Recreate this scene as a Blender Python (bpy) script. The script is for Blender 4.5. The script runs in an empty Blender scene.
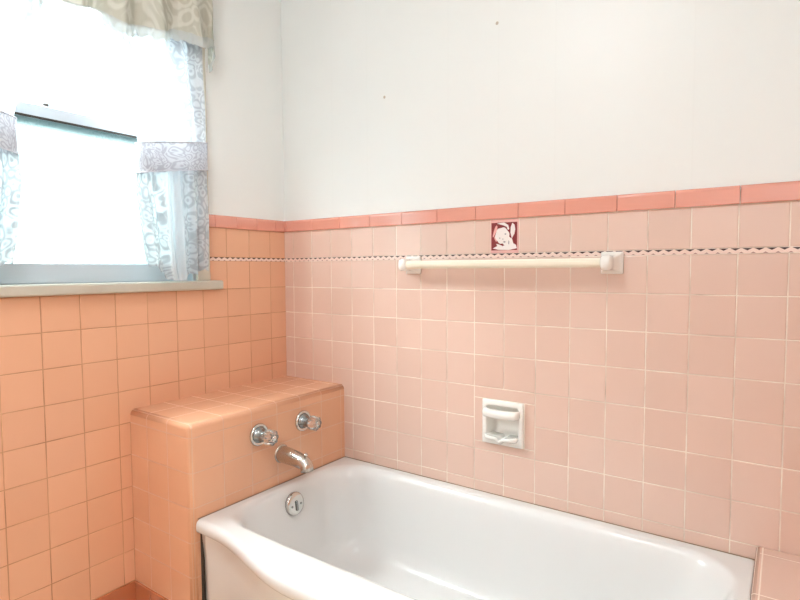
import bpy, bmesh, math, random
from mathutils import Vector, Matrix
random.seed(7)
S = bpy.context.scene
COL = S.collection
PI = math.pi

# ------------------------------------------------------------------ materials
def mat(name):
    m = bpy.data.materials.new(name); m.use_nodes = True
    nt = m.node_tree
    return m, nt, nt.nodes['Principled BSDF'], nt.nodes['Material Output']

def N(nt, typ, **kw):
    n = nt.nodes.new(typ)
    for k, v in kw.items():
        if k.startswith('i_'):
            n.inputs[k[2:].replace('_', ' ')].default_value = v
        else:
            setattr(n, k, v)
    return n

def math_n(nt, op, a, b=None, c=None, clamp=False):
    n = nt.nodes.new('ShaderNodeMath'); n.operation = op; n.use_clamp = clamp
    for i, v in enumerate((a, b, c)):
        if v is None: continue
        if isinstance(v, (int, float)): n.inputs[i].default_value = v
        else: nt.links.new(v, n.inputs[i])
    return n.outputs[0]

def mixc(nt, fac, a, b, blend='MIX'):
    n = nt.nodes.new('ShaderNodeMix'); n.data_type = 'RGBA'; n.blend_type = blend
    def s(sock, v):
        if isinstance(v, (tuple, list)): sock.default_value = (*v[:3], 1)
        elif isinstance(v, (int, float)): sock.default_value = v
        else: nt.links.new(v, sock)
    s(n.inputs[0], fac); s(n.inputs[6], a); s(n.inputs[7], b)
    return n.outputs[2]

def simple(name, col, rough=.4, metal=0, noise=0.0, nscale=30, bump=0.0, bscale=60, coat=0):
    m, nt, p, out = mat(name)
    p.inputs['Roughness'].default_value = rough; p.inputs['Metallic'].default_value = metal
    p.inputs['Coat Weight'].default_value = coat
    tc = N(nt, 'ShaderNodeTexCoord')
    nz = N(nt, 'ShaderNodeTexNoise', i_Scale=nscale, i_Detail=4.0)
    nt.links.new(tc.outputs['Object'], nz.inputs['Vector'])
    f = math_n(nt, 'MULTIPLY', nz.outputs['Fac'], noise)
    nt.links.new(mixc(nt, f, col, tuple(c*.55 for c in col)), p.inputs['Base Color'])
    if bump:
        nb = N(nt, 'ShaderNodeTexNoise', i_Scale=bscale, i_Detail=2.0)
        nt.links.new(tc.outputs['Object'], nb.inputs['Vector'])
        b = N(nt, 'ShaderNodeBump', i_Strength=bump, i_Distance=.002)
        nt.links.new(nb.outputs['Fac'], b.inputs['Height']); nt.links.new(b.outputs[0], p.inputs['Normal'])
    return m

TILE = (.735, .412, .258)
TILE_BACK_LIT = (.705, .515, .43)          # same peach tile, paled to paint in the daylight on the long wall
CORAL = (.70, .295, .215)
def tile_material(name, col, rough):
    m, nt, p, out = mat(name)
    at = N(nt, 'ShaderNodeAttribute', attribute_name='tint')
    tc = N(nt, 'ShaderNodeTexCoord')
    nz = N(nt, 'ShaderNodeTexNoise', i_Scale=9.0, i_Detail=3.0)
    nt.links.new(tc.outputs['Object'], nz.inputs['Vector'])
    t = math_n(nt, 'ADD', math_n(nt, 'MULTIPLY', at.outputs['Fac'], .75), math_n(nt, 'MULTIPLY', nz.outputs['Fac'], .35))
    nt.links.new(mixc(nt, t, tuple(min(1, c*1.03) for c in col), (col[0]*.955, col[1]*.92, col[2]*.90)), p.inputs['Base Color'])
    p.inputs['Roughness'].default_value = rough; p.inputs['Specular IOR Level'].default_value = .8
    p.inputs['Coat Weight'].default_value = .35; p.inputs['Coat Roughness'].default_value = .07
    nb = N(nt, 'ShaderNodeTexNoise', i_Scale=22.0, i_Detail=1.0)
    nt.links.new(tc.outputs['Object'], nb.inputs['Vector'])
    b = N(nt, 'ShaderNodeBump', i_Strength=.25, i_Distance=.0015)
    nt.links.new(nb.outputs['Fac'], b.inputs['Height']); nt.links.new(b.outputs[0], p.inputs['Normal'])
    return m
M_TILE = tile_material('peach_glazed_tile', TILE, .42)
M_TILE_BACK_LIT = tile_material('daylight_paled_peach_tile', TILE_BACK_LIT, .42)
M_CORAL = tile_material('coral_glazed_tile', CORAL, .16)
M_BASE = tile_material('rust_glazed_tile', (.50, .17, .075), .22)

def grout_material(name, clean, dirty, amount):
    m, nt, p, out = mat(name)
    tc = N(nt, 'ShaderNodeTexCoord')
    nz = N(nt, 'ShaderNodeTexNoise', i_Scale=7.0, i_Detail=5.0)
    nt.links.new(tc.outputs['Object'], nz.inputs['Vector'])
    f = math_n(nt, 'MULTIPLY_ADD', nz.outputs['Fac'], 3.0, amount-1.5, clamp=True)
    nt.links.new(mixc(nt, f, clean, dirty), p.inputs['Base Color'])
    p.inputs['Roughness'].default_value = .8
    return m
M_GROUT = grout_material('pale_grout', (.86, .78, .68), (.50, .38, .30), .22)
M_GROUT_OLD = grout_material('stained_grout', (.62, .36, .21), (.40, .20, .10), .5)

# lines of grout worked into the built-up ledges (object space, one grid per axis)
def ledge_material(name, offs, per, grout, w=.0022, TILE=TILE):
    m, nt, p, out = mat(name)
    tc = N(nt, 'ShaderNodeTexCoord'); ge = N(nt, 'ShaderNodeNewGeometry')
    sp = N(nt, 'ShaderNodeSeparateXYZ'); nt.links.new(tc.outputs['Object'], sp.inputs[0])
    sn = N(nt, 'ShaderNodeSeparateXYZ'); nt.links.new(ge.outputs['Normal'], sn.inputs[0])
    tot = None; cells = []
    for a in range(3):
        q = math_n(nt, 'DIVIDE', math_n(nt, 'SUBTRACT', sp.outputs[a], offs[a]), per[a])
        cells.append(math_n(nt, 'FLOOR', q))
        d = math_n(nt, 'ABSOLUTE', math_n(nt, 'SUBTRACT', q, math_n(nt, 'ROUND', q)))
        d = math_n(nt, 'MULTIPLY', d, per[a])
        l = math_n(nt, 'SUBTRACT', 1.0, math_n(nt, 'DIVIDE', d, w), clamp=True)
        l = math_n(nt, 'MULTIPLY', l, math_n(nt, 'LESS_THAN', math_n(nt, 'ABSOLUTE', sn.outputs[a]), .6))
        tot = l if tot is None else math_n(nt, 'MAXIMUM', tot, l)
    cb = N(nt, 'ShaderNodeCombineXYZ')
    for a in range(3): nt.links.new(cells[a], cb.inputs[a])
    wn = N(nt, 'ShaderNodeTexWhiteNoise'); nt.links.new(cb.outputs[0], wn.inputs['Vector'])
    nz = N(nt, 'ShaderNodeTexNoise', i_Scale=9.0, i_Detail=3.0); nt.links.new(tc.outputs['Object'], nz.inputs['Vector'])
    t = math_n(nt, 'ADD', math_n(nt, 'MULTIPLY', wn.outputs['Value'], .5), math_n(nt, 'MULTIPLY', nz.outputs['Fac'], .4))
    base = mixc(nt, t, tuple(min(1, c*1.03) for c in TILE), (TILE[0]*.955, TILE[1]*.92, TILE[2]*.90))
    fac = math_n(nt, 'MULTIPLY', tot, 1.3, clamp=True)
    nt.links.new(mixc(nt, fac, base, grout), p.inputs['Base Color'])
    nt.links.new(math_n(nt, 'MULTIPLY_ADD', fac, .5, .2), p.inputs['Roughness'])
    b = N(nt, 'ShaderNodeBump', i_Strength=.5, i_Distance=.0015)
    nb = N(nt, 'ShaderNodeTexNoise', i_Scale=22.0, i_Detail=1.0); nt.links.new(tc.outputs['Object'], nb.inputs['Vector'])
    nt.links.new(math_n(nt, 'SUBTRACT', math_n(nt, 'MULTIPLY', nb.outputs['Fac'], .4), tot), b.inputs['Height'])
    nt.links.new(b.outputs[0], p.inputs['Normal'])
    return m

def plaster_material(name, col, seams=None):
    m, nt, p, out = mat(name)
    tc = N(nt, 'ShaderNodeTexCoord')
    nz = N(nt, 'ShaderNodeTexNoise', i_Scale=3.0, i_Detail=4.0); nt.links.new(tc.outputs['Object'], nz.inputs['Vector'])
    c = mixc(nt, math_n(nt, 'MULTIPLY', nz.outputs['Fac'], .12), col, tuple(x*.8 for x in col))
    nb = N(nt, 'ShaderNodeTexNoise', i_Scale=70.0, i_Detail=3.0); nt.links.new(tc.outputs['Object'], nb.inputs['Vector'])
    h = nb.outputs['Fac']
    if seams:
        sp = N(nt, 'ShaderNodeSeparateXYZ'); nt.links.new(tc.outputs['Object'], sp.inputs[0])
        tot = None
        for s in seams:
            l = math_n(nt, 'SUBTRACT', 1.0, math_n(nt, 'DIVIDE', math_n(nt, 'ABSOLUTE', math_n(nt, 'SUBTRACT', sp.outputs[0], s)), .003), clamp=True)
            tot = l if tot is None else math_n(nt, 'MAXIMUM', tot, l)
        c = mixc(nt, math_n(nt, 'MULTIPLY', tot, .04), c, (.45, .42, .36))
        h = math_n(nt, 'SUBTRACT', math_n(nt, 'MULTIPLY', h, .6), tot)
    nt.links.new(c, p.inputs['Base Color'])
    p.inputs['Roughness'].default_value = .38
    b = N(nt, 'ShaderNodeBump', i_Strength=.07, i_Distance=.001)
    nt.links.new(h, b.inputs['Height']); nt.links.new(b.outputs[0], p.inputs['Normal'])
    return m
WALLC = (.79, .812, .795)
M_WALL = plaster_material('cream_wall_paint', WALLC)
M_WALLB = plaster_material('cream_wall_paint_seamed', WALLC, (.02, .30, .48, .84, 1.03, 1.22, 1.60))
M_CEIL = plaster_material('white_ceiling_paint', (.84, .85, .86))

M_ENAMEL = simple('white_porcelain_enamel', (.72, .725, .715), .24, noise=.06, nscale=4, coat=.15)
M_CERAMIC = simple('white_glazed_ceramic', (.84, .83, .79), .12, noise=.05, nscale=20)
M_CREAM = simple('cream_plastic', (.84, .785, .65), .32, noise=.05)
M_CHROME = simple('chrome', (.70, .69, .66), .14, 1, noise=.25, nscale=60)
M_CHROME_DK = simple('tarnished_chrome', (.34, .36, .36), .25, 1, noise=.4, nscale=80)
M_NICKEL = simple('worn_brushed_nickel', (.62, .57, .51), .26, 1, noise=.3, nscale=40)
M_DARK = simple('dark_gap', (.035, .028, .022), .7)
M_CAULK = simple('grimy_caulk', (.34, .24, .15), .7, noise=.8, nscale=50)
M_SASH = simple('grey_blue_painted_sash', (.52, .58, .63), .35, noise=.12, nscale=12)
M_CASING = simple('beige_painted_casing', (.62, .58, .49), .4, noise=.1, nscale=12)
M_SILL = simple('weathered_grey_stone_sill', (.56, .53, .45), .30, noise=.35, nscale=16)
M_FRONT = simple('front_wall_paint', (.80, .81, .82), .6, noise=.05)

m, nt, p, out = mat('clear_acrylic'); M_ACRYL = m
p.inputs['Base Color'].default_value = (.96, .93, .89, 1); p.inputs['Roughness'].default_value = .06
p.inputs['Transmission Weight'].default_value = .9; p.inputs['IOR'].default_value = 1.47

# clear pane
m, nt, p, out = mat('clear_window_glass'); M_PANE = m
tr = N(nt, 'ShaderNodeBsdfTransparent', i_Color=(.96, 1, 1, 1)); gl = N(nt, 'ShaderNodeBsdfGlossy', i_Roughness=.03)
mx = N(nt, 'ShaderNodeMixShader', i_Fac=.06)
nt.links.new(tr.outputs[0], mx.inputs[1]); nt.links.new(gl.outputs[0], mx.inputs[2]); nt.links.new(mx.outputs[0], out.inputs['Surface'])
# pebbled obscure pane
m, nt, p, out = mat('pebbled_obscure_glass'); M_FROST = m
tc = N(nt, 'ShaderNodeTexCoord')
vo = N(nt, 'ShaderNodeTexVoronoi', i_Scale=150.0); nt.links.new(tc.outputs['Object'], vo.inputs['Vector'])
nz = N(nt, 'ShaderNodeTexNoise', i_Scale=18.0, i_Detail=3.0); nt.links.new(tc.outputs['Object'], nz.inputs['Vector'])
bp = N(nt, 'ShaderNodeBump', i_Strength=.6, i_Distance=.002); nt.links.new(vo.outputs['Distance'], bp.inputs['Height'])
spk = math_n(nt, 'MULTIPLY', math_n(nt, 'GREATER_THAN', vo.outputs['Distance'], .62), math_n(nt, 'GREATER_THAN', nz.outputs['Fac'], .5))
tl = N(nt, 'ShaderNodeBsdfTranslucent'); nt.links.new(mixc(nt, math_n(nt, 'MULTIPLY', spk, .5), (.36, .42, .42), (.24, .33, .33)), tl.inputs['Color'])
nt.links.new(bp.outputs[0], tl.inputs['Normal'])
tr = N(nt, 'ShaderNodeBsdfTransparent', i_Color=(.46, .52, .52, 1)); gl = N(nt, 'ShaderNodeBsdfGlossy', i_Roughness=.15)
nt.links.new(bp.outputs[0], gl.inputs['Normal'])
m1 = N(nt, 'ShaderNodeMixShader', i_Fac=.72); m2 = N(nt, 'ShaderNodeMixShader', i_Fac=.05)
nt.links.new(tr.outputs[0], m1.inputs[1]); nt.links.new(tl.outputs[0], m1.inputs[2])
nt.links.new(m1.outputs[0], m2.inputs[1]); nt.links.new(gl.outputs[0], m2.inputs[2]); nt.links.new(m2.outputs[0], out.inputs['Surface'])

# cloths; uv is in metres along the cloth
def lace_nodes(nt, scale, warp=.09):
    uv = N(nt, 'ShaderNodeUVMap', uv_map='UVMap')
    nz = N(nt, 'ShaderNodeTexNoise', i_Scale=scale*.35, i_Detail=1.0); nt.links.new(uv.outputs[0], nz.inputs['Vector'])
    ad = N(nt, 'ShaderNodeVectorMath', operation='MULTIPLY_ADD')
    nt.links.new(nz.outputs['Color'], ad.inputs[0]); ad.inputs[1].default_value = (warp,)*3; nt.links.new(uv.outputs[0], ad.inputs[2])
    vo = N(nt, 'ShaderNodeTexVoronoi', i_Scale=scale); nt.links.new(ad.outputs[0], vo.inputs['Vector'])
    rings = math_n(nt, 'MULTIPLY', math_n(nt, 'SINE', math_n(nt, 'MULTIPLY', vo.outputs['Distance'], 15.0)), 1.6)
    return uv, math_n(nt, 'MULTIPLY_ADD', rings, .5, .5, clamp=True)

def sheer_material(name, bands, open_, lace_open, col, lace_col, scale=22, thru=.40):
    """bands: u ranges (metres) that are lace rather than plain voile"""
    m, nt, p, out = mat(name)
    uv, ring = lace_nodes(nt, scale)
    sp = N(nt, 'ShaderNodeSeparateXYZ'); nt.links.new(uv.outputs[0], sp.inputs[0])
    band = None
    for a, b in bands:
        c = (a+b)/2; h = (b-a)/2
        l = math_n(nt, 'MULTIPLY_ADD', math_n(nt, 'SUBTRACT', h, math_n(nt, 'ABSOLUTE', math_n(nt, 'SUBTRACT', sp.outputs[0], c))), 60.0, .5, clamp=True)
        band = l if band is None else math_n(nt, 'MAXIMUM', band, l)
    if band is None: band = 1.0
    motif = math_n(nt, 'MULTIPLY', ring, band) if band != 1.0 else ring
    dens = math_n(nt, 'ADD', 1-open_, math_n(nt, 'MULTIPLY', motif, open_-lace_open))
    colr = mixc(nt, motif, col, lace_col)
    di = N(nt, 'ShaderNodeBsdfDiffuse'); tl = N(nt, 'ShaderNodeBsdfTranslucent'); tr = N(nt, 'ShaderNodeBsdfTransparent')
    nt.links.new(colr, di.inputs[0]); nt.links.new(mixc(nt, 1.0, colr, (thru*.93, thru, thru*1.02), 'MULTIPLY'), tl.inputs[0])
    m1 = N(nt, 'ShaderNodeMixShader', i_Fac=.42); m2 = N(nt, 'ShaderNodeMixShader')
    nt.links.new(di.outputs[0], m1.inputs[1]); nt.links.new(tl.outputs[0], m1.inputs[2])
    nt.links.new(dens, m2.inputs[0]); nt.links.new(tr.outputs[0], m2.inputs[1]); nt.links.new(m1.outputs[0], m2.inputs[2])
    nt.links.new(m2.outputs[0], out.inputs['Surface'])
    return m
M_SHEER = sheer_material('white_lace_voile', ((-.01, .15), (.27, .60)), .17, .04, (.86, .89, .93), (.55, .57, .61), scale=30, thru=.36)
M_TIE = sheer_material('lace_tieback_cloth', (), .12, .04, (.86, .87, .92), (.58, .58, .64), scale=46)

m, nt, p, out = mat('sage_damask'); M_DAMASK = m
uv, ring = lace_nodes(nt, 13, .28)
c = mixc(nt, math_n(nt, 'MULTIPLY', ring, .7), (.47, .455, .38), (.62, .61, .54))
di = N(nt, 'ShaderNodeBsdfDiffuse'); tl = N(nt, 'ShaderNodeBsdfTranslucent')
nt.links.new(c, di.inputs[0]); nt.links.new(c, tl.inputs[0])
m1 = N(nt, 'ShaderNodeMixShader', i_Fac=.10)
nt.links.new(di.outputs[0], m1.inputs[1]); nt.links.new(tl.outputs[0], m1.inputs[2]); nt.links.new(m1.outputs[0], out.inputs['Surface'])
M_RUFFLE = sheer_material('valance_ruffle_cloth', (), .25, .10, (.84, .85, .82), (.70, .71, .66), scale=30)

# ------------------------------------------------------------------ mesh helpers
def obj(name, bm, material, parent=None, smooth=False, mats=None):
    me = bpy.data.meshes.new(name); bm.normal_update(); bm.to_mesh(me); bm.free()
    for mm in (mats or [material]): me.materials.append(mm)
    if smooth:
        for q in me.polygons: q.use_smooth = True
    o = bpy.data.objects.new(name, me); COL.objects.link(o)
    if parent:
        o.parent = parent
        o.matrix_parent_inverse = Matrix.Translation(-parent.location)
    return o

def thing(name, label, cat, loc=(0, 0, 0), group=None):
    o = bpy.data.objects.new(name, None); COL.objects.link(o); o.location = loc
    o.empty_display_size = .05
    return tag(o, label, cat, group)
def tag(o, label, cat, group=None):
    o['label'] = label; o['category'] = cat
    if group: o['group'] = group
    return o
def struct(o):
    o['kind'] = 'structure'; return o
def struct_empty(name, loc=(0, 0, 0)):
    o = bpy.data.objects.new(name, None); COL.objects.link(o); o.location = loc
    return struct(o)

def box(bm, x0, x1, y0, y1, z0, z1, bev=0, seg=2):
    r = bmesh.ops.create_cube(bm, size=1)
    for v in r['verts']:
        v.co = Vector((x0+(v.co.x+.5)*(x1-x0), y0+(v.co.y+.5)*(y1-y0), z0+(v.co.z+.5)*(z1-z0)))
    if bev:
        es = {e for v in r['verts'] for e in v.link_edges}
        bmesh.ops.bevel(bm, geom=list(es), offset=bev, segments=seg, profile=.5, affect='EDGES')
def boxes(*bs):
    bm = bmesh.new()
    for b in bs: box(bm, *b)
    return bm

def loft(bm, rings, cap0=True, cap1=True, closed=True):
    vs = [[bm.verts.new(p) for p in r] for r in rings]
    n = len(vs[0])
    for a, b in zip(vs, vs[1:]):
        for i in range(n if closed else n-1):
            bm.faces.new((a[i], a[(i+1) % n], b[(i+1) % n], b[i]))
    if cap0: bm.faces.new(vs[0][::-1])
    if cap1: bm.faces.new(vs[-1])
    return vs

def lathe(profile, axis, origin, n=40, flute=0, amp=0):
    """profile: (distance along axis, radius)"""
    axis = Vector(axis).normalized()
    a = axis.orthogonal().normalized(); b = axis.cross(a)
    bm = bmesh.new()
    rings = []
    for d, r in profile:
        ring = []
        for i in range(n):
            t = 2*PI*i/n
            rr = max(r, 1e-4)*(1+(amp*math.cos(flute*t) if flute and r > .012 else 0))
            ring.append(Vector(origin)+axis*d+(a*math.cos(t)+b*math.sin(t))*rr)
        rings.append(ring)
    loft(bm, rings)
    bmesh.ops.recalc_face_normals(bm, faces=bm.faces)
    return bm

def tube(pts, rad, n=10):
    bm = bmesh.new(); rings = []
    pts = [Vector(p) for p in pts]
    for i, p in enumerate(pts):
        t = (pts[min(i+1, len(pts)-1)]-pts[max(i-1, 0)]).normalized()
        a = t.orthogonal().normalized() if i == 0 else (a-t*a.dot(t)).normalized()
        b = t.cross(a)
        rings.append([p+(a*math.cos(2*PI*k/n)+b*math.sin(2*PI*k/n))*rad for k in range(n)])
    loft(bm, rings); bmesh.ops.recalc_face_normals(bm, faces=bm.faces)
    return bm

# tiles laid on a wall: M maps (u, v, outwards) to the world
def tiles(name, rects, frame, material, parent, gap=.0024, h=.0026, tilt=.004, parent_kind=None):
    bm = bmesh.new(); lay = bm.faces.layers.float.new('tint')
    for (u0, u1, v0, v1) in rects:
        if u1-u0 < .006 or v1-v0 < .006: continue
        u0 += gap/2; u1 -= gap/2; v0 += gap/2; v1 -= gap/2
        ta, tb = random.gauss(0, tilt), random.gauss(0, tilt)
        tint = random.random()
        uc, vc = (u0+u1)/2, (v0+v1)/2
        rings = []
        for ins, hh in ((0, 0), (0, h-.0014), (.0006, h-.0004), (.0018, h)):
            ring = []
            for u, v in ((u0+ins, v0+ins), (u1-ins, v0+ins), (u1-ins, v1-ins), (u0+ins, v1-ins)):
                d = 0 if hh == 0 else (u-uc)*ta+(v-vc)*tb
                ring.append(frame(u, v, hh+d))
            rings.append(ring)
        nf = len(bm.faces)
        loft(bm, rings, cap0=False)
        bm.faces.ensure_lookup_table()
        for f in bm.faces[nf:]: f[lay] = tint
    bmesh.ops.recalc_face_normals(bm, faces=bm.faces)
    # make sure faces look outwards
    f0 = max(bm.faces, key=lambda f: f.calc_area())
    nrm = frame(0, 0, 1)-frame(0, 0, 0)
    for f in bm.faces:
        if f.normal.dot(nrm) < -.1: f.normal_flip()
    return obj(name, bm, material, parent)
F_BACK = lambda u, v, d: Vector((u, -d, v))
F_LEFT = lambda u, v, d: Vector((d, -u, v))
def F_RIGHT(u, v, d): return Vector((XR-d, -u, v))

# ------------------------------------------------------------------ dimensions
P = .1095; H0 = 1.066
A0 = .0695                      # first joint on the back wall
B0, PL = .0727, .1108           # first joint and pitch on the left wall
H = [H0-P*i for i in range(10)]  # joints downwards
STRIP0, STRIP1, CAP0, CAP1 = 1.176, 1.190, 1.303, 1.352
XR, YF, ZC = 2.20, -2.75, 2.44
WY0, WY1 = -1.33, -.38          # outer edges of the window casing
OY0, OY1, OZ0, OZ1 = -1.275, -.435, 1.085, 2.12
SHIFT = Vector((.0165, -.0145, 0))   # left wall and its window are built in their own frame and moved here
LX, LY, LZ = .3495, -.714, .672  # faucet ledge
SX, SZ = 1.772, .411            # seat ledge at the right end

# ------------------------------------------------------------------ room shell
floor_m, nt, p, out = mat('small_white_floor_tile')
tc = N(nt, 'ShaderNodeTexCoord'); br = N(nt, 'ShaderNodeTexBrick', i_Scale=20.0, offset=.0)
br.inputs['Color1'].default_value = (.88, .70, .52, 1); br.inputs['Color2'].default_value = (.84, .66, .48, 1)
br.inputs['Mortar'].default_value = (.45, .38, .3, 1); br.inputs['Row Height'].default_value = .5; br.inputs['Mortar Size'].default_value = .02
nt.links.new(tc.outputs['Object'], br.inputs['Vector']); nt.links.new(br.outputs['Color'], p.inputs['Base Color']); p.inputs['Roughness'].default_value = .35
struct(obj('floor', boxes((-.12, XR+.12, YF-.12, .12, -.1, 0)), floor_m))
struct(obj('ceiling', boxes((-.12, XR+.12, YF-.12, .12, ZC, ZC+.1)), M_CEIL))
wall_back = struct(obj('wall_back', boxes((-.12, XR+.12, 0, .12, 0, ZC)), M_WALLB))
wall_left = struct(obj('wall_left', boxes((-.12, 0, YF, OY0, 0, ZC), (-.12, 0, OY1, .02, 0, ZC), (-.12, 0, OY0, OY1, 0, OZ0), (-.12, 0, OY0, OY1, OZ1, ZC)), M_WALL))
wall_right = struct(obj('wall_right', boxes((XR, XR+.12, YF, 0, 0, ZC)), M_WALL))
wall_front = struct(obj('wall_front', boxes((-.12, XR+.12, YF-.12, YF, 0, ZC)), M_FRONT))

# back wall tiling
def cols(a, p, end):
    c = [0, a]
    while c[-1]+p < end-.004: c.append(c[-1]+p)
    return c+[end]
cb = cols(A0, P, XR)
rects = []
DX0, DX1, DZ0, DZ1 = .979, 1.129, .548, .699      # soap dish
rowz = [(H[0], STRIP0)]+[(H[i+1], H[i]) for i in range(6)]+[(.33, H[6])]
for z0, z1 in rowz:
    for x0, x1 in zip(cb, cb[1:]):
        if x1 < LX+.01 and z1 < LZ: continue
        if x0 > .94 and x1 < 1.17 and z0 > .51 and z1 < .74: continue
        rects.append((x0, x1, z0, z1))
sx0, sx1, sz0, sz1 = A0+8*P, A0+10*P, H[5], H[3]
rects += [(sx0, sx1, DZ1, sz1), (sx0, sx1, sz0, DZ0), (sx0, DX0, DZ0, DZ1), (DX1, sx1, DZ0, DZ1)]
AX0, AX1 = 1.004, 1.106                            # decorated tile
top_c = [c for c in cb if not (1.0 < c < 1.11)]
for x0, x1 in zip(top_c, top_c[1:]):
    if x0 < AX0 < x1: rects += [(x0, AX0, STRIP1, CAP0), (AX1, x1, STRIP1, CAP0)]
    else: rects.append((x0, x1, STRIP1, CAP0))
obj('grout_bed', boxes((0, XR, -.0012, 0, .33, CAP1-.01)), M_GROUT, wall_back)
tiles('tile_wainscot', rects, F_BACK, M_TILE_BACK_LIT, wall_back, gap=.0028)

# left wall tiling
cl = cols(B0, PL, -YF); cl[0] = -.0125
LYL = LY-SHIFT.y
rects = []
for i in range(-2, 9):
    z0, z1 = (STRIP1, CAP0) if i == -2 else (H[0], STRIP0) if i == -1 else (H[i+1], H[i])
    for u0, u1 in zip(cl, cl[1:]):
        if u1 < -LYL+.02 and z1 < LZ+.002: continue
        if u0 < -LYL < u1 and z1 <= LZ-.01: u0 = -LYL
        if i < 0:
            if u0 < -WY1 < u1: rects.append((u0, -WY1, z0, z1)); continue
            if u0 < -WY0 < u1: rects.append((-WY0, u1, z0, z1)); continue
            if u0 >= -WY1 and u1 <= -WY0: continue
        rects.append((u0, u1, z0, z1))
obj('grout_bed', boxes((0, .0012, YF, .0135, .0, H0), (0, .0012, WY1, .0135, H0, CAP1-.01), (0, .0012, YF, WY0, H0, CAP1-.01)), M_GROUT_OLD, wall_left)
tiles('tile_wainscot', rects, F_LEFT, M_TILE, wall_left)
wall_left.location += SHIFT
# right wall tiling
cl[0] = 0
rects = []
for i in range(-2, 9):
    z0, z1 = (STRIP1, CAP0) if i == -2 else (H[0], STRIP0) if i == -1 else (H[i+1], H[i])
    for u0, u1 in zip(cl, cl[1:]):
        if u1 < .8 and z1 < SZ+.05: continue
        rects.append((u0, u1, z0, z1))
obj('grout_bed', boxes((XR-.0012, XR, YF, 0, .08, CAP1-.01)), M_GROUT, wall_right)
tiles('tile_wainscot', rects, F_RIGHT, M_TILE, wall_right)

# coral cap: quarter-round tiles
def cap(name, spans, frame, nrm):
    bm = bmesh.new(); lay = bm.faces.layers.float.new('tint')
    prof = [(0, CAP0+.001), (.0085, CAP0+.001), (.0095, CAP0+.003), (.0095, CAP1-.010), (.0085, CAP1-.005), (.006, CAP1-.0015), (.002, CAP1), (0, CAP1)]
    for u0, u1 in spans:
        nf = len(bm.faces)
        loft(bm, [[frame(u, z, d+random.gauss(0, .0002)) for d, z in prof] for u in (u0+.0011, u1-.0011)])
        bm.faces.ensure_lookup_table(); t = random.random()
        for f in bm.faces[nf:]: f[lay] = t
    bmesh.ops.recalc_face_normals(bm, faces=bm.faces)
    return struct(obj(name, bm, M_CORAL))
def spans(a, p, end):
    c = [.0095, a]
    while c[-1]+p < end: c.append(c[-1]+p)
    return list(zip(c, c[1:]+[end]))
cap('trim_1', spans(.038, .1524, XR-.01), F_BACK, None)
sp2 = spans(.045, .1015, -WY1); sp2[0] = (-.0045, .045)
cap('trim_2', sp2, F_LEFT, None).location += SHIFT
cap('trim_3', [(-WY0, 1.48), (1.48, 1.63), (1.63, 1.78), (1.78, 1.93), (1.93, 2.08), (2.08, 2.23), (2.23, 2.38), (2.38, 2.53), (2.53, 2.7)], F_LEFT, None).location += SHIFT

# strip of dark triangles either side of a white zigzag
M_SW = simple('strip_pinkish_white', (.84, .66, .58), .3)
M_SD = simple('strip_dark_brown', (.055, .022, .020), .3)
M_SG = simple('strip_mauve_grey', (.42, .25, .23), .3)
def strip(name, u0, u1, frame, period):
    bm = bmesh.new()
    z0, z1 = STRIP0+.0004, STRIP1-.0004; hh = z1-z0; d = .0032
    n = int((u1-u0)/period)+1
    def poly(pts, mi):
        pts = [(min(max(u, u0), u1), z) for u, z in pts]
        f = bm.faces.new([bm.verts.new(frame(u, z, d)) for u, z in pts]); f.material_index = mi
    for k in range(n):
        a = u0+k*period; b = a+period; c = (a+b)/2
        if a >= u1: break
        w = period*.42
        zt = z1-hh*.46; zb = z0+hh*.30
        poly([(c-w, z1), (c, zt), (c+w, z1)], 1)                                    # dark, pointing down
        poly([(a, z0), (a+period*.22, z0), (a, zb)], 2) ; poly([(b-period*.22, z0), (b, z0), (b, zb)], 2)
        poly([(a, zb), (a+period*.22, z0), (c, z0), (c, zt), (c-w, z1), (a, z1)], 0)
        poly([(c, z0), (b-period*.22, z0), (b, zb), (b, z1), (c+w, z1), (c, zt)], 0)
    bmesh.ops.remove_doubles(bm, verts=bm.verts, dist=1e-6)
    bmesh.ops.dissolve_degenerate(bm, edges=bm.edges, dist=1e-6)
    nrm = frame(0, 0, 1)-frame(0, 0, 0)
    bm.normal_update()
    for f in bm.faces:
        if f.normal.dot(nrm) < 0: f.normal_flip()
    # thickness towards the wall
    r = bmesh.ops.extrude_face_region(bm, geom=bm.faces[:])
    back = [v for v in r['geom'] if isinstance(v, bmesh.types.BMVert)]
    for v in back: v.co -= nrm*.003
    bmesh.ops.recalc_face_normals(bm, faces=bm.faces)
    return struct(obj(name, bm, None, mats=[M_SW, M_SD, M_SG]))
strip('trim_4', .0035, XR, F_BACK, .0264)
strip('trim_5', -.011, -WY1, F_LEFT, .0264).location += SHIFT
strip('trim_6', -WY0, -YF-.02, F_LEFT, .0264).location += SHIFT

# rust-coloured base tiles
def base(name, rects, frame, parent=None):
    o = tiles(name, rects, frame, M_BASE, parent, h=.006, tilt=.002)
    return o
struct(base('baseboard_left', [(a, b, .0, H[9]-.001) for a, b in [(-LYL+.1524*k, -LYL+.1524*(k+1)) for k in range(13)]], F_LEFT)).location += SHIFT
# two old nail marks in the plaster
for x, z in ((1.024, 1.938), (.565, 1.785)):
    obj('nail_mark', lathe([(0, .006), (.0012, .005), (.002, .001)], (0, -1, 0), (x, .0005, z), 12), simple('wall_scuff', (.52, .46, .38), .6), wall_back)

# ------------------------------------------------------------------ window
win = struct_empty('window_1', (0, -.855, 1.1))
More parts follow.
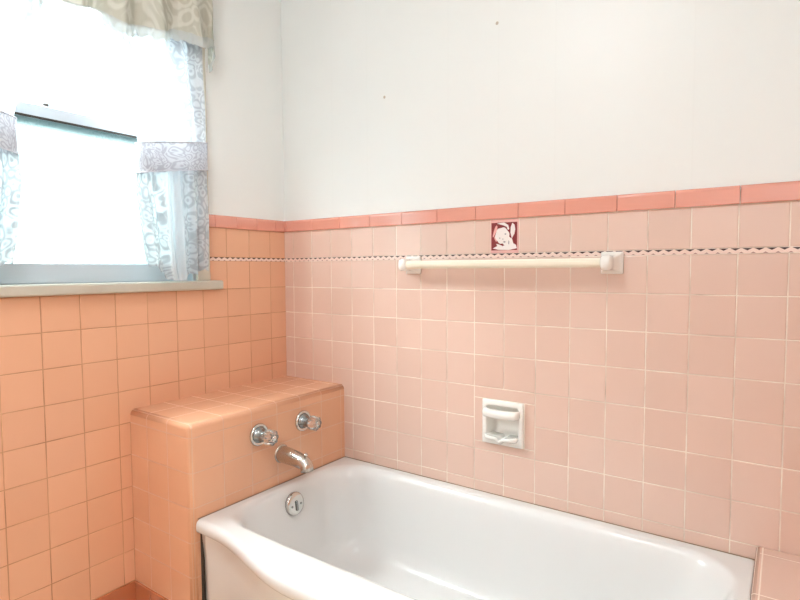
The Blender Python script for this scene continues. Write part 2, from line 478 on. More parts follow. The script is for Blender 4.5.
# casing boards
obj('casing', boxes((0, .016, WY1-.055, WY1, 1.103, 2.20, .003), (0, .016, WY0, WY0+.055, 1.103, 2.20, .003), (0, .016, WY0, WY1, 2.12, 2.20, .003)), M_CASING, win)
obj('jamb', boxes((-.12, 0, OY1-.012, OY1, OZ0, OZ1), (-.12, 0, OY0, OY0+.012, OZ0, OZ1), (-.12, 0, OY0, OY1, OZ1-.012, OZ1)), M_SASH, win)
bm = boxes((-.12, .036, -1.39, -.335, 1.069, 1.103, .007, 3))
obj('sill', bm, M_SILL, win, smooth=False)
sash_lo = obj('lower_sash', boxes((-.075, -.045, OY0+.012, OY1-.012, 1.103, 1.165, .003), (-.075, -.045, OY0+.012, OY1-.012, 1.602, 1.639, .002),
              (-.075, -.045, OY0+.012, OY0+.05, 1.165, 1.602), (-.075, -.045, OY1-.05, OY1-.012, 1.165, 1.602)), M_SASH, win)
obj('pane', boxes((-.0735, -.0685, OY0+.048, OY1-.048, 1.163, 1.604)), M_FROST, sash_lo)
obj('rail_dark_line', boxes((-.0455, -.043, OY0+.05, OY1-.05, 1.597, 1.604)), M_DARK, sash_lo)  # thin dark line below the top rail of the lower sash
sash_up = obj('upper_sash', boxes((-.094, -.0765, OY0+.012, OY1-.012, 1.600, 1.650, .002), (-.094, -.0765, OY0+.012, OY1-.012, 2.065, 2.108, .002),
              (-.094, -.0765, OY0+.012, OY0+.05, 1.650, 2.065), (-.094, -.0765, OY1-.05, OY1-.012, 1.650, 2.065)), M_SASH, win)
obj('pane', boxes((-.088, -.083, OY0+.048, OY1-.048, 1.648, 2.067)), M_PANE, sash_up)
bm = boxes((-.070, -.05, -.910, -.882, 1.638, 1.643, .002)); box(bm, -.064, -.056, -.904, -.889, 1.643, 1.652, .003)
obj('sash_latch', bm, M_DARK, sash_lo)

# ------------------------------------------------------------------ curtains
def interp(tab, z):
    tab = sorted(tab)
    if z <= tab[0][0]: return tab[0][1]
    for (a, va), (b, vb) in zip(tab, tab[1:]):
        if z <= b:
            t = (z-a)/(b-a); t = t*t*(3-2*t)*.5+t*.5
            return va+(vb-va)*t
    return tab[-1][1]

def cloth(name, material, outer, inner, ztop, zbot, folds, amp, x0, parent, nu=150, nv=90, width=.42, phase=0, thick=.0012):
    """outer/inner: y of the two edges as tables over z; zbot(u) the hem; amp(z) fold depth; x0(z)"""
    bm = bmesh.new(); uvl = bm.loops.layers.uv.new('UVMap')
    g = []
    for j in range(nv+1):
        row = []
        for i in range(nu+1):
            u = i/nu; zb = zbot(u); z = ztop+(zb-ztop)*j/nv
            yo, yi = interp(outer, z), interp(inner, z)
            s = u+.018*math.sin(2*PI*(u*folds*.5)+phase)*(1 if 0 < u < 1 else 0)
            y = yo+(yi-yo)*min(max(s, 0), 1)
            w = 2*PI*folds*u+phase+.5*math.sin(z*5+u*4)
            x = x0(z)+amp(z)*(math.sin(w)+.35*math.sin(2.3*w+1.2))
            row.append((bm.verts.new((x, y, z)), (u*width, z)))
        g.append(row)
    for j in range(nv):
        for i in range(nu):
            q = (g[j][i], g[j+1][i], g[j+1][i+1], g[j][i+1])
            f = bm.faces.new([v for v, _ in q])
            for l, (_, t) in zip(f.loops, q): l[uvl].uv = t
    o = obj(name, bm, material, parent, smooth=True)
    return o

def hem_r(u):
    # scalloped hem: lifted at both lace borders, touching down in the middle
    b = 1.106
    if u > .66: b += .056*math.sin((u-.66)/.34*PI/2)+.006*math.sin(u*60)
    elif u < .42: b += .032*(1-(u/.42))**.6+.010*abs(math.sin(u*26))
    return b
ampf = lambda z: .010 if z > 1.66 else (.006+.004*max(0, (z-1.60)/.06) if z > 1.60 else (.006 if z > 1.46 else .006+.008*min(1, (1.46-z)/.15)))
x0f = lambda z: .072 if z > 1.62 else (.062 if z > 1.45 else .062)
x0f = lambda z: interp([(1.1, .058), (1.35, .066), (1.53, .064), (1.7, .058), (1.85, .046), (2.1, .044)], z)
OUT_R = [(1.1, -.426), (1.5, -.424), (1.6, -.423), (1.8, -.420), (2.15, -.418)]
IN_R = [(1.1, -.64), (1.16, -.66), (1.25, -.672), (1.40, -.688), (1.47, -.686), (1.56, -.678), (1.65, -.700), (1.78, -.735), (1.92, -.776), (2.15, -.845)]
def mirror(t): return [(z, -1.71-y) for z, y in t]

def ring_band(name, yc, hy, zc, hz, tiltk, parent, xc=.064, hx=.032):
    bm = bmesh.new(); uvl = bm.loops.layers.uv.new('UVMap')
    n = 72; g = []
    for j in range(7):
        v = j/6-.5; row = []
        for i in range(n+1):
            t = 2*PI*i/n
            ct, st = math.cos(t), math.sin(t)
            y = yc+hy*math.copysign(abs(ct)**.7, ct); x = xc+(hx+.002*math.sin(6*t))*math.copysign(abs(st)**.7, st)
            z = zc+2*hz*v+tiltk*(y-yc)
            row.append((x, y, z, (i/n*.7, v*2*hz)))
        g.append([(bm.verts.new(q[:3]) if k < n else None, q[3]) for k, q in enumerate(row)])
    for j in range(6):
        for i in range(n):
            q = [(g[j][i][0], g[j][i][1]), (g[j][(i+1) % n][0], g[j][i+1][1]), (g[j+1][(i+1) % n][0], g[j+1][i+1][1]), (g[j+1][i][0], g[j+1][i][1])]
            f = bm.faces.new([a for a, _ in q])
            for l, (_, tt) in zip(f.loops, q): l[uvl].uv = tt
    o = obj(name, bm, M_TIE, parent, smooth=True)
    bm = bmesh.new(); 
    return o

def edge_cord(yc, hy, zc, hz, tiltk, parent, xc=.064, hx=.033):
    for s in (-1, 1):
        pts = []
        for i in range(49):
            t = 2*PI*i/48; ct, st = math.cos(t), math.sin(t)
            y = yc+hy*math.copysign(abs(ct)**.7, ct); x = xc+hx*math.copysign(abs(st)**.7, st)
            pts.append((x, y, zc+s*hz+tiltk*(y-yc)))
        obj('band_edging', tube(pts, .0018, 6), M_EDGE, parent, smooth=True)
M_EDGE = simple('grey_thread_edging', (.55, .55, .60), .7)

cr = thing('lace_curtain', 'sheer white lace curtain tied back at the right side of the window', 'curtain', (.06, -.43, 1.11), 'lace curtains of the window')
cloth('curtain_panel', M_SHEER, OUT_R, IN_R, 2.14, hem_r, 5.0, ampf, x0f, cr, phase=.6)
tb = ring_band('tieback', -.553, .131, 1.53, .048, .17, cr); edge_cord(-.553, .132, 1.53, .048, .17, tb)
tb['label'] = 'lace tieback band with diamond openwork'
cl_ = thing('lace_curtain', 'sheer white lace curtain at the left edge of the photo', 'curtain', (.06, -1.28, 1.11), 'lace curtains of the window')
cloth('curtain_panel', M_SHEER, mirror(OUT_R), mirror(IN_R), 2.14, hem_r, 5.0, ampf, x0f, cl_, phase=2.1)
tb = ring_band('tieback', -1.153, .127, 1.53, .048, -.17, cl_); edge_cord(-1.153, .128, 1.53, .048, -.17, tb)
# rod that carries both curtains and the valance
rod = thing('curtain_rod', 'white curtain rod above the window behind the valance', 'curtain rod', (.06, -.855, 2.15))
obj('rod', tube([(.0, -.43, 2.15), (.036, -.43, 2.15), (.048, -.435, 2.15), (.052, -.445, 2.15), (.052, -1.265, 2.15), (.048, -1.275, 2.15), (.036, -1.28, 2.15), (0, -1.28, 2.15)], .007, 8), M_CERAMIC, rod, smooth=True)

# valance: gathered damask with a ruffled hem, returning to the wall at its end
val = thing('valance', 'sage damask valance gathered across the top of the window', 'valance', (.1, -.855, 2.0))
def valance_path(s):
    # s in metres from the wall return at the right end, along the front, to the left return
    L = .91
    if s < .06: return Vector((.032+s*1.2, -.404-.004*s/.06, 0))
    if s > .06+L: return Vector((.104-(s-.06-L)*1.2, -.408-L, 0))
    return Vector((.104, -.408-(s-.06), 0))
def valance_mesh(ztop, zbot, extra, name, material, parent, nu=420, nv=26):
    bm = bmesh.new(); uvl = bm.loops.layers.uv.new('UVMap'); g = []
    T = 1.03
    for j in range(nv+1):
        row = []
        for i in range(nu+1):
            s = T*i/nu; zb = zbot(s); zt = ztop(s); z = zt+(zb-zt)*j/nv
            p = valance_path(s)
            pl = math.sin(2*PI*s/.128+.9)
            pl = math.copysign(abs(pl)**.6, pl)
            k = min(1, max(0, (2.13-z)/.18))
            d = (.023*pl+.004*math.sin(2*PI*s/.043))*k+extra(s, j/nv)
            if s < .06: off = Vector((d*.2, d*.5+.010*k, 0))
            elif s > T-.06: off = Vector((d*.2, -d*.5-.010*k, 0))
            else: off = Vector((d, 0.012*k*(1 if s < .2 else 0), 0))
            row.append((bm.verts.new((p.x+off.x, p.y+off.y, z)), (s*1.6, z)))
        g.append(row)
    for j in range(nv):
        for i in range(nu):
            q = (g[j][i], g[j+1][i], g[j+1][i+1], g[j][i+1])
            f = bm.faces.new([v for v, _ in q])
            for l, (_, t) in zip(f.loops, q): l[uvl].uv = t
    return obj(name, bm, material, parent, smooth=True)
vb = lambda s: interp([(0, 1.925), (.06, 1.955), (.16, 1.955), (.26, 1.922), (.40, 1.905), (.50, 1.912), (.62, 1.905), (1.06, 1.93)], s)+.012*math.sin(2*PI*s/.128+.9+PI)+.004*math.sin(s*31)-.018*max(0, 1-s/.07)
valance_mesh(lambda s: 2.21, vb, lambda s, t: 0, 'valance_panel', M_DAMASK, val)
rf = valance_mesh(lambda s: vb(s)+.004, lambda s: vb(s)-.030+.005*math.sin(s*210), lambda s, t: .004+.006*t*math.sin(s*190), 'hem_ruffle', M_RUFFLE, val, nv=6)
rf['label'] = 'pale gathered ruffle along the hem'

for o in (win, cr, cl_, rod, val): o.location += SHIFT+Vector((0, 0, -.002))

# ------------------------------------------------------------------ tiled ledges
led = thing('tiled_ledge', 'peach tiled ledge boxed in at the faucet end of the bathtub', 'tiled ledge', (.17, -.35, 0))
ML1 = ledge_material('peach_ledge_tile', (.117, -.591, H[9]), (.114, .1135, P), (.66, .41, .27))
bm = bmesh.new()
box(bm, .0178, LX+.002, LY, -.001, .0, LZ)
bm.edges.ensure_lookup_table()
es = [e for e in bm.edges if (all(v.co.z > .6 for v in e.verts) and not all(v.co.x < .1 for v in e.verts) and not all(v.co.y > -.1 for v in e.verts))
      or (all(v.co.x > .3 for v in e.verts) and all(v.co.y < -.6 for v in e.verts))]
bmesh.ops.bevel(bm, geom=es, offset=.018, segments=6, profile=.5, affect='EDGES')
o = obj('ledge_tiles', bm, ML1, led)
for q in o.data.polygons: q.use_smooth = q.area < .02
base('base_tile', [(.024, .117, 0, H[9]-.001), (.117, .231, 0, H[9]-.001), (.231, .336, 0, H[9]-.001)], lambda u, v, d: Vector((u, LY-d, v)), led)

seat = thing('tiled_ledge', 'low peach tiled ledge at the right end of the bathtub', 'tiled ledge', (1.98, -.4, 0))
ML2 = ledge_material('peach_seat_tile', (1.787, -.042, .409), (P, .215, P), (.86, .76, .66), TILE=TILE_BACK_LIT)  # base colour carries the long wall's painted-in daylight too
bm = bmesh.new(); box(bm, SX, XR-.001, -.79, -.004, 0, SZ)
es = [e for e in bm.edges if (all(v.co.z > .4 for v in e.verts) and not all(v.co.x > 2 for v in e.verts) and not all(v.co.y > -.1 for v in e.verts))
      or (all(v.co.x < 1.9 for v in e.verts) and all(v.co.y < -.6 for v in e.verts))]
bmesh.ops.bevel(bm, geom=es, offset=.009, segments=6, profile=.5, affect='EDGES')
o = obj('seat_tiles', bm, ML2, seat)
for q in o.data.polygons: q.use_smooth = q.area < .02

# ------------------------------------------------------------------ bathtub
tub = thing('bathtub', 'white enamelled built-in bathtub with a bowed front rim', 'bathtub', (1.06, -.38, 0))
TX0, TX1, TZ = LX+.004, SX-.002, .373
def wave(x):
    # how far the front rim swells outwards beyond y = -.698
    t = min(max((x-.425)/.41, 0), 1); s = t*t*(3-2*t)
    t2 = min(max((TX1-.07-x)/.43, 0), 1); s2 = t2*t2*(3-2*t2)
    return .078*min(s, s2)
def rrect(x0, x1, y0, y1, r, z, bow=0, ns=40, na=14, zf=None):
    """counter-clockwise from the front left corner; front edge (y0) bows by wave"""
    r = max(r, .0005)
    pts = []
    def arc(cx, cy, a0):
        for k in range(na+1):
            a = a0+PI/2*k/na; pts.append((cx+r*math.cos(a), cy+r*math.sin(a)))
    def side(p, q):
        for k in range(1, ns): pts.append((p[0]+(q[0]-p[0])*k/ns, p[1]+(q[1]-p[1])*k/ns))
    arc(x0+r, y0+r, PI); side((x0+r, y0), (x1-r, y0))
    arc(x1-r, y0+r, -PI/2); side((x1, y0+r), (x1, y1-r))
    arc(x1-r, y1-r, 0); side((x1-r, y1), (x0+r, y1))
    arc(x0+r, y1-r, PI/2); side((x0, y1-r), (x0, y0+r))
    out = []
    ym = (y0+y1)/2
    for x, y in pts:
        k = max(0, (ym-y)/(ym-y0))**2
        out.append(Vector((x, y-bow*wave(x)*k, z)))
    return out
RF = -.701
rings = [
    rrect(TX0, TX1, RF+.012, -.004, .004, TZ-.040, 1),
    rrect(TX0, TX1, RF+.002, -.004, .004, TZ-.038, 1),
    rrect(TX0, TX1, RF-.002, -.004, .005, TZ-.032, 1),
    rrect(TX0, TX1, RF-.002, -.004, .005, TZ-.016, 1),
    rrect(TX0, TX1, RF+.001, -.004, .005, TZ-.007, 1),
    rrect(TX0+.0005, TX1-.0005, RF+.007, -.0045, .006, TZ-.0018, 1),
    rrect(TX0+.001, TX1-.001, RF+.014, -.005, .008, TZ, 1),
    rrect(TX0+.004, TX1-.004, RF+.019, -.009, .012, TZ, 1),
    # deck, then the roll into the basin
    rrect(.372, 1.748, -.659, -.030, .137, TZ, .14),
    rrect(.378, 1.742, -.652, -.036, .135, TZ-.0005, .12),
    rrect(.384, 1.737, -.645, -.042, .133, TZ-.003, .10),
    rrect(.391, 1.731, -.637, -.049, .131, TZ-.009, .08),
    rrect(.398, 1.724, -.629, -.056, .129, TZ-.020, .06),
    rrect(.405, 1.715, -.622, -.063, .128, TZ-.040, .04),
    rrect(.415, 1.692, -.612, -.072, .128, TZ-.10, 0),
    rrect(.430, 1.645, -.600, -.084, .126, TZ-.18, 0),
    rrect(.446, 1.590, -.586, -.098, .120, TZ-.25, 0),
    rrect(.462, 1.550, -.572, -.112, .112, TZ-.285, 0),
    rrect(.490, 1.510, -.548, -.136, .100, TZ-.308, 0),
    rrect(.540, 1.450, -.505, -.180, .075, TZ-.318, 0),
    rrect(.640, 1.330, -.420, -.270, .030, TZ-.321, 0)]
bm = bmesh.new(); loft(bm, rings, cap0=False); bmesh.ops.recalc_face_normals(bm, faces=bm.faces)
bm.faces.ensure_lookup_table()
basin = obj('basin', bm, M_ENAMEL, tub, smooth=True)
if sum(q.normal.z*q.area for q in basin.data.polygons) < 0: basin.data.flip_normals()
# apron: follows the bow just under the rim
bm = bmesh.new(); rr = []
for d, z in ((.030, .0), (.030, .03), (.024, .04), (.020, .25), (.014, .325), (.012, TZ-.0385)):
    r = []
    for k in range(81):
        x = TX0+.010+(TX1-.01-TX0-.010)*k/80
        r.append(Vector((x, RF+d-wave(x)*(.6+.4*z/.33), z)))
    for k in range(80, -1, -1):
        x = TX0+.010+(TX1-.01-TX0-.010)*k/80
        r.append(Vector((x, RF+d+.02-wave(x)*(.6+.4*z/.33), z)))
    rr.append(r)
loft(bm, rr); bmesh.ops.recalc_face_normals(bm, faces=bm.faces)
obj('apron', bm, M_ENAMEL, tub, smooth=False)
for q in bpy.data.objects['apron'].data.polygons: q.use_smooth = abs(q.normal.y) > .3
# grimy sealant along ledge and wall
bm = bmesh.new()
for pts in ([(TX0+.0005, -.010, TZ+.0005), (TX0+.0005, -.3, TZ+.0005), (TX0+.0005, -.694, TZ+.0005)], [(TX0, -.0050, TZ+.0005), (1.0, -.0050, TZ+.0005), (SX-.002, -.0050, TZ+.0005)]):
    t = tube(pts, .0015, 8); me = bpy.data.meshes.new('t'); t.to_mesh(me); t.free(); bm.from_mesh(me); bpy.data.meshes.remove(me)
obj('sealant', bm, M_CAULK, tub)
obj('edge_gap_shade', boxes((TX0-.0015, TX0+.011, RF+.016, RF+.03, .0, TZ-.036)), M_DARK, tub)  # solid dark block painting the shade inside the slit by the apron
# overflow plate on the end wall of the basin
oc = Vector((.4145, -.345, .312)); oa = Vector((1, 0, .16)).normalized()
ov = obj('overflow_plate', lathe([(-.006, .0405), (.003, .0405), (.0062, .038), (.0085, .031), (.0092, .015), (.0093, .0)], oa, oc, 48), M_CHROME, tub, smooth=True)
up = Vector((-.16, 0, 1)).normalized()
bm = bmesh.new()
def slab(bm, c, a, u, w, h, d0, d1):
    s = a.cross(u)
    loft(bm, [[c+a*d+s*(sx*w)+u*(sy*h) for sx, sy in ((-1, -1), (1, -1), (1, 1), (-1, 1))] for d in (d0, d1)])
slab(bm, oc+up*-.006, oa, up, .0045, .017, .006, .0135); bmesh.ops.recalc_face_normals(bm, faces=bm.faces)
bmesh.ops.bevel(bm, geom=bm.edges[:], offset=.001, segments=1, affect='EDGES')
obj('trip_lever', bm, M_CHROME_DK, ov)
sd = oa.cross(up)
for s in (-1, 1):
    obj('screw', lathe([(.006, .0042), (.0098, .0042), (.0105, .002), (.0105, 0)], oa, oc+sd*s*.021-up*.004, 16), M_CHROME_DK, ov, smooth=False)
obj('drain', lathe([(-.004, .034), (.002, .034), (.003, .028), (.0012, .022), (.001, 0)], (0, 0, 1), (.60, -.345, TZ-.3195), 36), M_CHROME, tub, smooth=True)

# ------------------------------------------------------------------ faucet
FX = LX+.002
def handle(y, z, label, rot):
    t = thing('faucet_handle', label, 'faucet handle', (FX, y, z), 'faucet handles over the tub spout')
    e = obj('escutcheon', lathe([(-.002, .039), (.003, .039), (.0075, .037), (.009, .033), (.006, .029), (.005, .023), (.012, .020), (.016, .013), (.018, .0)], (1, 0, 0), (FX, y, z), 40), M_CHROME, t, smooth=True)
    obj('cone_nut', lathe([(.004, .0275), (.0075, .0275), (.009, .024), (.018, .019), (.030, .0145), (.036, .013), (.036, 0)], (1, 0, 0), (FX, y, z), 32), M_CHROME_DK, t, smooth=True)
    k = obj('knob', lathe([(.030, .010), (.033, .016), (.040, .022), (.050, .0255), (.062, .0262), (.071, .0245), (.076, .020), (.077, .012), (.0775, 0)], (1, 0, 0), (FX, y, z), 96, flute=8, amp=.075), M_ACRYL, t, smooth=True)
    k['label'] = 'clear fluted acrylic knob'
    obj('index_cap', lathe([(.074, .010), (.0795, .0095), (.081, .007), (.0812, 0)], (1, 0, 0), (FX, y, z), 24), M_CHROME, k, smooth=True)
    return t
handle(-.448, .576, 'clear acrylic faucet handle on the ledge, nearer the window side of the photo', 0)
handle(-.238, .576, 'clear acrylic faucet handle on the ledge, nearer the long tiled wall', .3)
sp = thing('tub_spout', 'worn nickel tub spout sticking out over the bathtub rim', 'faucet spout', (FX, -.346, .48))
bm = bmesh.new(); rings = []
cx = [(-.002, .480, .029, .029), (.004, .480, .0295, .030), (.03, .479, .0285, .0295), (.06, .477, .0275, .0285), (.085, .4745, .0268, .027), (.100, .472, .0262, .0262), (.110, .4705, .026, .0255)]
n = 32
for d, z, ry, rz in cx:
    rings.append([Vector((FX+d, -.346+ry*math.cos(2*PI*i/n), z+rz*math.sin(2*PI*i/n)*(1 if math.sin(2*PI*i/n) > 0 else .95))) for i in range(n)])
# turn the mouth downwards
for ang, dx, z in ((22, .130, .4665), (45, .136, .4600), (66, .138, .4530), (85, .1385, .4440)):
    a = math.radians(ang); r = .0250-.0035*ang/85
    c = Vector((FX+dx-.012, -.346, z))
    ax = Vector((math.cos(a), 0, -math.sin(a))); u = Vector((math.sin(a), 0, math.cos(a)))
    rings.append([c+Vector((0, 1, 0))*(.0235*math.cos(2*PI*i/n))+u*(r*math.sin(2*PI*i/n)) for i in range(n)])
loft(bm, rings); bmesh.ops.recalc_face_normals(bm, faces=bm.faces)
o = obj('spout_body', bm, M_NICKEL, sp, smooth=True)
obj('diverter_knob', lathe([(-.010, .003), (.010, .003), (.011, .0062), (.017, .0070), (.019, .005), (.0192, 0)], (.25, 0, 1), (FX+.118, -.346, .486), 20), M_CHROME, sp, smooth=True)
obj('wall_flange', lathe([(-.0015, .033), (.002, .033), (.004, .031), (.004, .028)], (1, 0, 0), (FX, -.346, .482), 32), M_NICKEL, sp, smooth=True)

# ------------------------------------------------------------------ towel bar
tbr = thing('towel_bar', 'cream towel bar with white ceramic posts on the tiled wall', 'towel bar', (1.048, -.003, 1.155))
def post(x, side):
    bm = bmesh.new(); rings = []
    zc = 1.155; yw = -.0030
    def sq(hw, hh, y, dx=0, dz=0, rr=.2):
        r = []
        for i in range(32):
            t = 2*PI*(i+.5)/32; c, s = math.cos(t), math.sin(t)
            e = rr
            r.append(Vector((x+dx+hw*math.copysign(abs(c)**e, c), y, zc+dz+hh*math.copysign(abs(s)**e, s))))
        return r
    for hw, hh, y, e in ((.0315, .0325, yw, .12), (.0315, .0325, yw-.007, .12), (.0295, .0305, yw-.010, .14), (.026, .027, yw-.012, .2), (.022, .023, yw-.022, .3), (.0175, .0195, yw-.036, .4),
                      (.0155, .0190, yw-.046, .5), (.0160, .0215, yw-.054, .6), (.0160, .0220, yw-.072, .6), (.0145, .020, yw-.080, .7), (.011, .014, yw-.086, .8), (.005, .006, yw-.088, 1)):
        rings.append(sq(hw, hh, y, rr=e))
    loft(bm, rings); bmesh.ops.recalc_face_normals(bm, faces=bm.faces)
    pst = obj('post', bm, M_CERAMIC, tbr, smooth=True)
    return pst
post(.698, 1); post(1.398, -1)
def octa(x, r, y=-.068, z=1.1555):
    return [Vector((x, y+r*math.cos(PI/8+PI/4*i), z+r*math.sin(PI/8+PI/4*i))) for i in range(8)]
bm = bmesh.new(); loft(bm, [octa(.708, .0150), octa(1.388, .0150)]); bmesh.ops.recalc_face_normals(bm, faces=bm.faces)
bmesh.ops.bevel(bm, geom=[e for e in bm.edges if abs(e.verts[0].co.x-e.verts[1].co.x) > .1], offset=.002, segments=2, affect='EDGES')
obj('bar', bm, M_CREAM, tbr)['label'] = 'cream faceted bar'

# ------------------------------------------------------------------ soap dish
sd_ = thing('soap_dish', 'white ceramic soap dish with grab bar set into the tiles', 'soap dish', (1.054, -.003, .62))
def rr2(cx, cz, hw, hh, y, r, n=6):
    out = []
    for (sx, sz, a0) in ((1, 1, 0), (-1, 1, PI/2), (-1, -1, PI), (1, -1, 3*PI/2)):
        for k in range(n+1):
            a = a0+PI/2*k/n
            out.append(Vector((cx+sx*(hw-r)+r*math.cos(a), y, cz+sz*(hh-r)+r*math.sin(a))))
    return out
cx_, cz_ = (DX0+DX1)/2, (DZ0+DZ1)/2
bm = bmesh.new()
R = [rr2(cx_, cz_, .0735, .0745, -.001, .003), rr2(cx_, cz_, .0735, .0745, -.010, .004), rr2(cx_, cz_, .0715, .0725, -.0125, .005),
     rr2(cx_, cz_+.001, .0595, .0585, -.0135, .008), rr2(cx_, cz_+.001, .058, .057, -.0125, .009), rr2(cx_, cz_+.001, .0565, .0555, -.009, .010),
     rr2(cx_, cz_, .0545, .053, .020, .012), rr2(cx_, cz_, .047, .046, .040, .016), rr2(cx_, cz_, .030, .026, .046, .016)]
loft(bm, R, cap0=False); bmesh.ops.recalc_face_normals(bm, faces=bm.faces)
body = obj('dish_body', bm, M_CERAMIC, sd_, smooth=True)
# grab bar with cheeks
bm = bmesh.new(); rg = []
for k, (x, ry, rz, y, z) in enumerate(((-.064, .012, .010, -.014, .028), (-.062, .016, .0125, -.020, .027), (-.054, .017, .0135, -.030, .026), (-.03, .016, .0130, -.034, .025), (0, .016, .0130, -.035, .025), (.03, .016, .0130, -.034, .025), (.054, .017, .0135, -.030, .026), (.062, .016, .0125, -.020, .027), (.064, .012, .010, -.014, .028))):
    rg.append([Vector((cx_+x, y+ry*math.cos(2*PI*i/24), cz_+z+.010+rz*1.1*math.sin(2*PI*i/24))) for i in range(24)])
loft(bm, rg); bmesh.ops.recalc_face_normals(bm, faces=bm.faces)
obj('grab_bar', bm, M_CERAMIC, sd_, smooth=True)
# tray lip: two lobes with a drip notch between
bm = bmesh.new(); rg = []
for k in range(41):
    x = -.056+.112*k/40
    notch = math.exp(-(x/.008)**2)
    e = 1-abs(x/.058)**6
    dep = .010+.022*max(0, e)**.5-.006*notch
    zt = -.042-.010*notch+.004*(abs(x)/.056)**4
    prof = [(.03, zt-.010), (-.010, zt-.012), (-.010-dep*.5, zt-.016), (-.010-dep, zt-.010), (-.010-dep-.002, zt-.003), (-.010-dep+.003, zt+.002), (-.010-dep+.009, zt-.001), (-.004, zt-.004), (.03, zt-.004)]
    rg.append([Vector((cx_+x, y, cz_+z)) for y, z in prof])
loft(bm, rg); bmesh.ops.recalc_face_normals(bm, faces=bm.faces)
obj('soap_tray', bm, M_CERAMIC, sd_, smooth=True)
# hollow in the wall behind the dish
cut = boxes((DX0+.008, DX1-.008, -.05, .058, DZ0+.008, DZ1-.008))
cme = bpy.data.meshes.new('cut'); cut.to_mesh(cme); cut.free()
cob = bpy.data.objects.new('cut', cme); COL.objects.link(cob)
for tgt in [wall_back]+[c for c in wall_back.children if c.name.startswith('grout_bed')]:
    md = tgt.modifiers.new('hollow', 'BOOLEAN'); md.operation = 'DIFFERENCE'; md.object = cob; md.solver = 'EXACT'
    dg = bpy.context.evaluated_depsgraph_get(); dg.update()
    nm = bpy.data.meshes.new_from_object(tgt.evaluated_get(dg))
    tgt.modifiers.clear(); tgt.data = nm
bpy.data.objects.remove(cob)

# ------------------------------------------------------------------ decorated tile
art = thing('decorative_tile', 'small maroon tile with a white painted motif, under the coral cap', 'decorative tile', (1.055, -.002, 1.246))
M_PINKB = simple('pink_tile_border', (.80, .47, .43), .2)
M_MAROON = simple('maroon_glaze', (.24, .035, .04), .2, noise=.35, nscale=60)
M_WHITEG = simple('white_glaze', (.84, .78, .76), .2)
M_BLUSH = simple('blush_glaze', (.78, .40, .38), .2)
M_SPECK = simple('slate_speck_glaze', (.30, .27, .30), .3)
obj('tile_border', boxes((AX0+.001, AX1-.001, -.0040, -.001, STRIP1+.001, CAP0-.001, .001)), M_PINKB, art)
ax, az, aw = 1.009, 1.2005, .091
obj('tile_ground', boxes((ax, ax+aw, -.0046, -.003, az, az+aw)), M_MAROON, art)
def shape(pts, d0, d1, bm):
    f = [[Vector((ax+u*aw, -d, az+v*aw)) for u, v in pts] for d in (d0, d1)]
    loft(bm, f)
def blob(cu, cv, ru, rv, wob=0, k=5, ph=0, rot=0, n=36):
    out = []
    for i in range(n):
        t = 2*PI*i/n; r = 1+wob*math.sin(k*t+ph)
        a, b = ru*r*math.cos(t), rv*r*math.sin(t)
        out.append((min(max(cu+a*math.cos(rot)-b*math.sin(rot), .005), .995), min(max(cv+a*math.sin(rot)+b*math.cos(rot), .005), .995)))
    return out
bm = bmesh.new()
shape(blob(.43, .53, .27, .29, .05, 6, .4), .004, .0054, bm)
shape(blob(.60, .34, .17, .20, .06, 4, 1.0), .004, .0053, bm)
leaf = lambda pts: [(min(max(u, .005), .995), min(max(v, .005), .995)) for u, v in pts]
shape(leaf([(.80, .42), (.75, .62), (.76, .82), (.82, .97), (.90, .90), (.93, .74), (.90, .58)][::-1]), .004, .0052, bm)
shape(leaf([(.22, .97), (.50, .995), (.66, .90), (.70, .76), (.65, .72), (.60, .84), (.46, .90)][::-1]), .004, .0051, bm)
shape(leaf([(.06, .07), (.20, .14), (.34, .20), (.42, .14), (.60, .20), (.70, .40), (.80, .43), (.86, .24), (.96, .18), (.995, .06), (.70, .005), (.30, .02)]), .004, .0055, bm)
shape(leaf([(.20, .24), (.34, .20), (.44, .16), (.36, .10), (.24, .16)]), .004, .0056, bm)
bmesh.ops.recalc_face_normals(bm, faces=bm.faces); obj('painted_motif', bm, M_WHITEG, art)
bm = bmesh.new()
shape(blob(.15, .70, .05, .22, .08, 3, .5, -.35), .004, .0052, bm)
shape(blob(.17, .42, .04, .10, .1, 3, 0, .3), .004, .0051, bm)
bmesh.ops.recalc_face_normals(bm, faces=bm.faces); obj('blush_strokes', bm, M_BLUSH, art)
bm = bmesh.new()
for cu, cv, a, b in ((.56, .58, .035, .025), (.52, .30, .045, .03), (.69, .27, .02, .07), (.46, .40, .02, .02), (.34, .44, .015, .03)):
    shape(blob(cu, cv, a, b, .15, 4), .005, .0062, bm)
bmesh.ops.recalc_face_normals(bm, faces=bm.faces); obj('dark_specks', bm, M_SPECK, art)

# ------------------------------------------------------------------ light
w = bpy.data.worlds.new('daylight'); S.world = w; w.use_nodes = True
nt = w.node_tree; bg = nt.nodes['Background']
tc = N(nt, 'ShaderNodeTexCoord'); nz = N(nt, 'ShaderNodeTexNoise', i_Scale=6.0, i_Detail=3.0)
nt.links.new(tc.outputs['Generated'], nz.inputs['Vector'])
haze = mixc(nt, nz.outputs['Fac'], (.66, .95, 1.0), (.84, .98, 1.0))
sz = N(nt, 'ShaderNodeSeparateXYZ'); nt.links.new(tc.outputs['Generated'], sz.inputs[0])
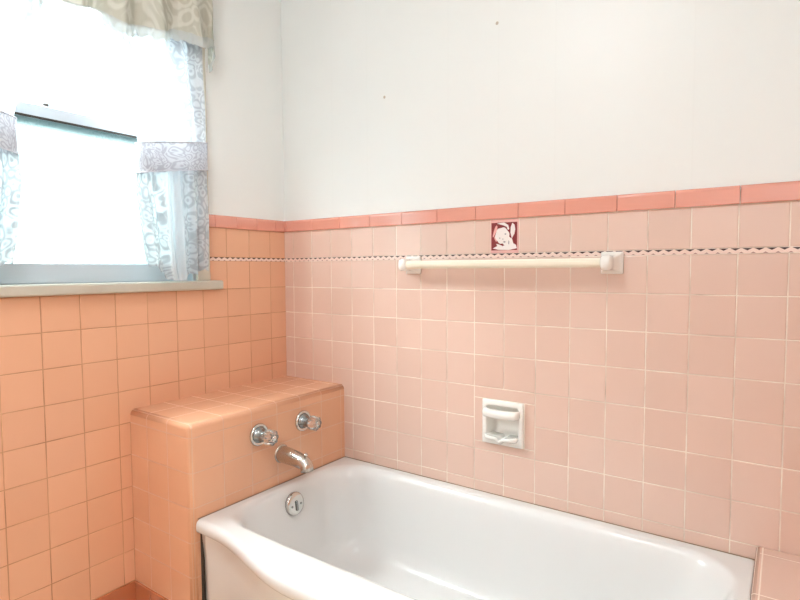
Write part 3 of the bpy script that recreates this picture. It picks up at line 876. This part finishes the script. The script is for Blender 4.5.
# overcast sky: hazy and moderate near the horizon, far brighter overhead
el = N(nt, 'ShaderNodeMapRange', interpolation_type='SMOOTHSTEP'); nt.links.new(sz.outputs[2], el.inputs['Value'])
el.inputs['From Min'].default_value = .30; el.inputs['From Max'].default_value = .85
el.inputs['To Min'].default_value = 1.3; el.inputs['To Max'].default_value = 84.0
nt.links.new(el.outputs[0], bg.inputs['Strength'])
ov_ = N(nt, 'ShaderNodeMapRange'); nt.links.new(sz.outputs[2], ov_.inputs['Value'])
ov_.inputs['From Min'].default_value = .30; ov_.inputs['From Max'].default_value = .5
nt.links.new(mixc(nt, ov_.outputs[0], haze, (.95, .985, 1.0)), bg.inputs['Color'])
pl = bpy.data.lights.new('window_daylight', 'AREA'); pl.shape = 'RECTANGLE'; pl.size = OY1-OY0; pl.size_y = OZ1-OZ0
pl.cycles.is_portal = True
po = bpy.data.objects.new('window_daylight', pl); COL.objects.link(po)
po.location = (-.13+SHIFT.x, (OY0+OY1)/2+SHIFT.y, (OZ0+OZ1)/2); po.rotation_euler = (0, -PI/2, 0)   # looks into the room (+x)

M_FILL, nt, p, out = mat('fill_light_glow')  # glow shared by the added fill lights
p.inputs['Emission Color'].default_value = (.95, .98, 1, 1); p.inputs['Emission Strength'].default_value = 25
cl2 = thing('added_ceiling_fill', 'added unseen fill light, a round opal dome on the ceiling', 'added fill light', (1.0, -1.45, ZC))  # invented lamp out of frame, fills the room beside the daylight
obj('fill_base', lathe([(0, .17), (.02, .17), (.025, .16)], (0, 0, -1), (1.0, -1.45, ZC), 40), M_CHROME, cl2, smooth=True)
obj('fill_shade', lathe([(.02, .155), (.04, .165), (.07, .155), (.095, .12), (.11, .06), (.113, 0)], (0, 0, -1), (1.0, -1.45, ZC), 40), M_FILL, cl2, smooth=True)

M_FILL_WALL = M_FILL.copy(); M_FILL_WALL.name = 'wall_fill_glow'
M_FILL_WALL.node_tree.nodes['Principled BSDF'].inputs['Emission Strength'].default_value = 32
wl = thing('added_wall_fill', 'added unseen fill light in opal glass, behind the camera', 'wall light', (XR, -2.15, 1.75))  # second invented lamp, added to lift the low shaded surfaces
obj('back_plate', boxes((XR-.03, XR-.004, -2.42, -1.88, 1.68, 1.82, .006)), M_CHROME, wl)
obj('fill_shade', boxes((XR-.12, XR-.03, -2.40, -1.90, 1.69, 1.81, .03, 4)), M_FILL_WALL, wl, smooth=True)

# ------------------------------------------------------------------ camera
cam = bpy.data.cameras.new('camera'); cam.sensor_width = 36; cam.lens = 549.5564/800*36; cam.clip_start = .02
co = bpy.data.objects.new('camera', cam); COL.objects.link(co)
yaw, pitch, roll = .6139155, -.0552175, -.0051415
f = Vector((-math.sin(yaw)*math.cos(pitch), math.cos(yaw)*math.cos(pitch), math.sin(pitch)))
r = Vector((math.cos(yaw), math.sin(yaw), 0)); u = r.cross(f)
r2 = r*math.cos(roll)+u*math.sin(roll); u2 = -r*math.sin(roll)+u*math.cos(roll)
co.matrix_world = Matrix(((r2.x, u2.x, -f.x, 1.81944), (r2.y, u2.y, -f.y, -1.68538), (r2.z, u2.z, -f.z, 1.1385), (0, 0, 0, 1)))
S.camera = co
vs = S.view_settings
vs.view_transform = 'Standard'; vs.look = 'None'; vs.exposure = 0.63; vs.gamma = 1.0; vs.use_curve_mapping = False
S.cycles.max_bounces = 12; S.cycles.diffuse_bounces = 6; S.cycles.transparent_max_bounces = 16
S.cycles.sample_clamp_indirect = 8; S.cycles.caustics_reflective = False; S.cycles.caustics_refractive = False
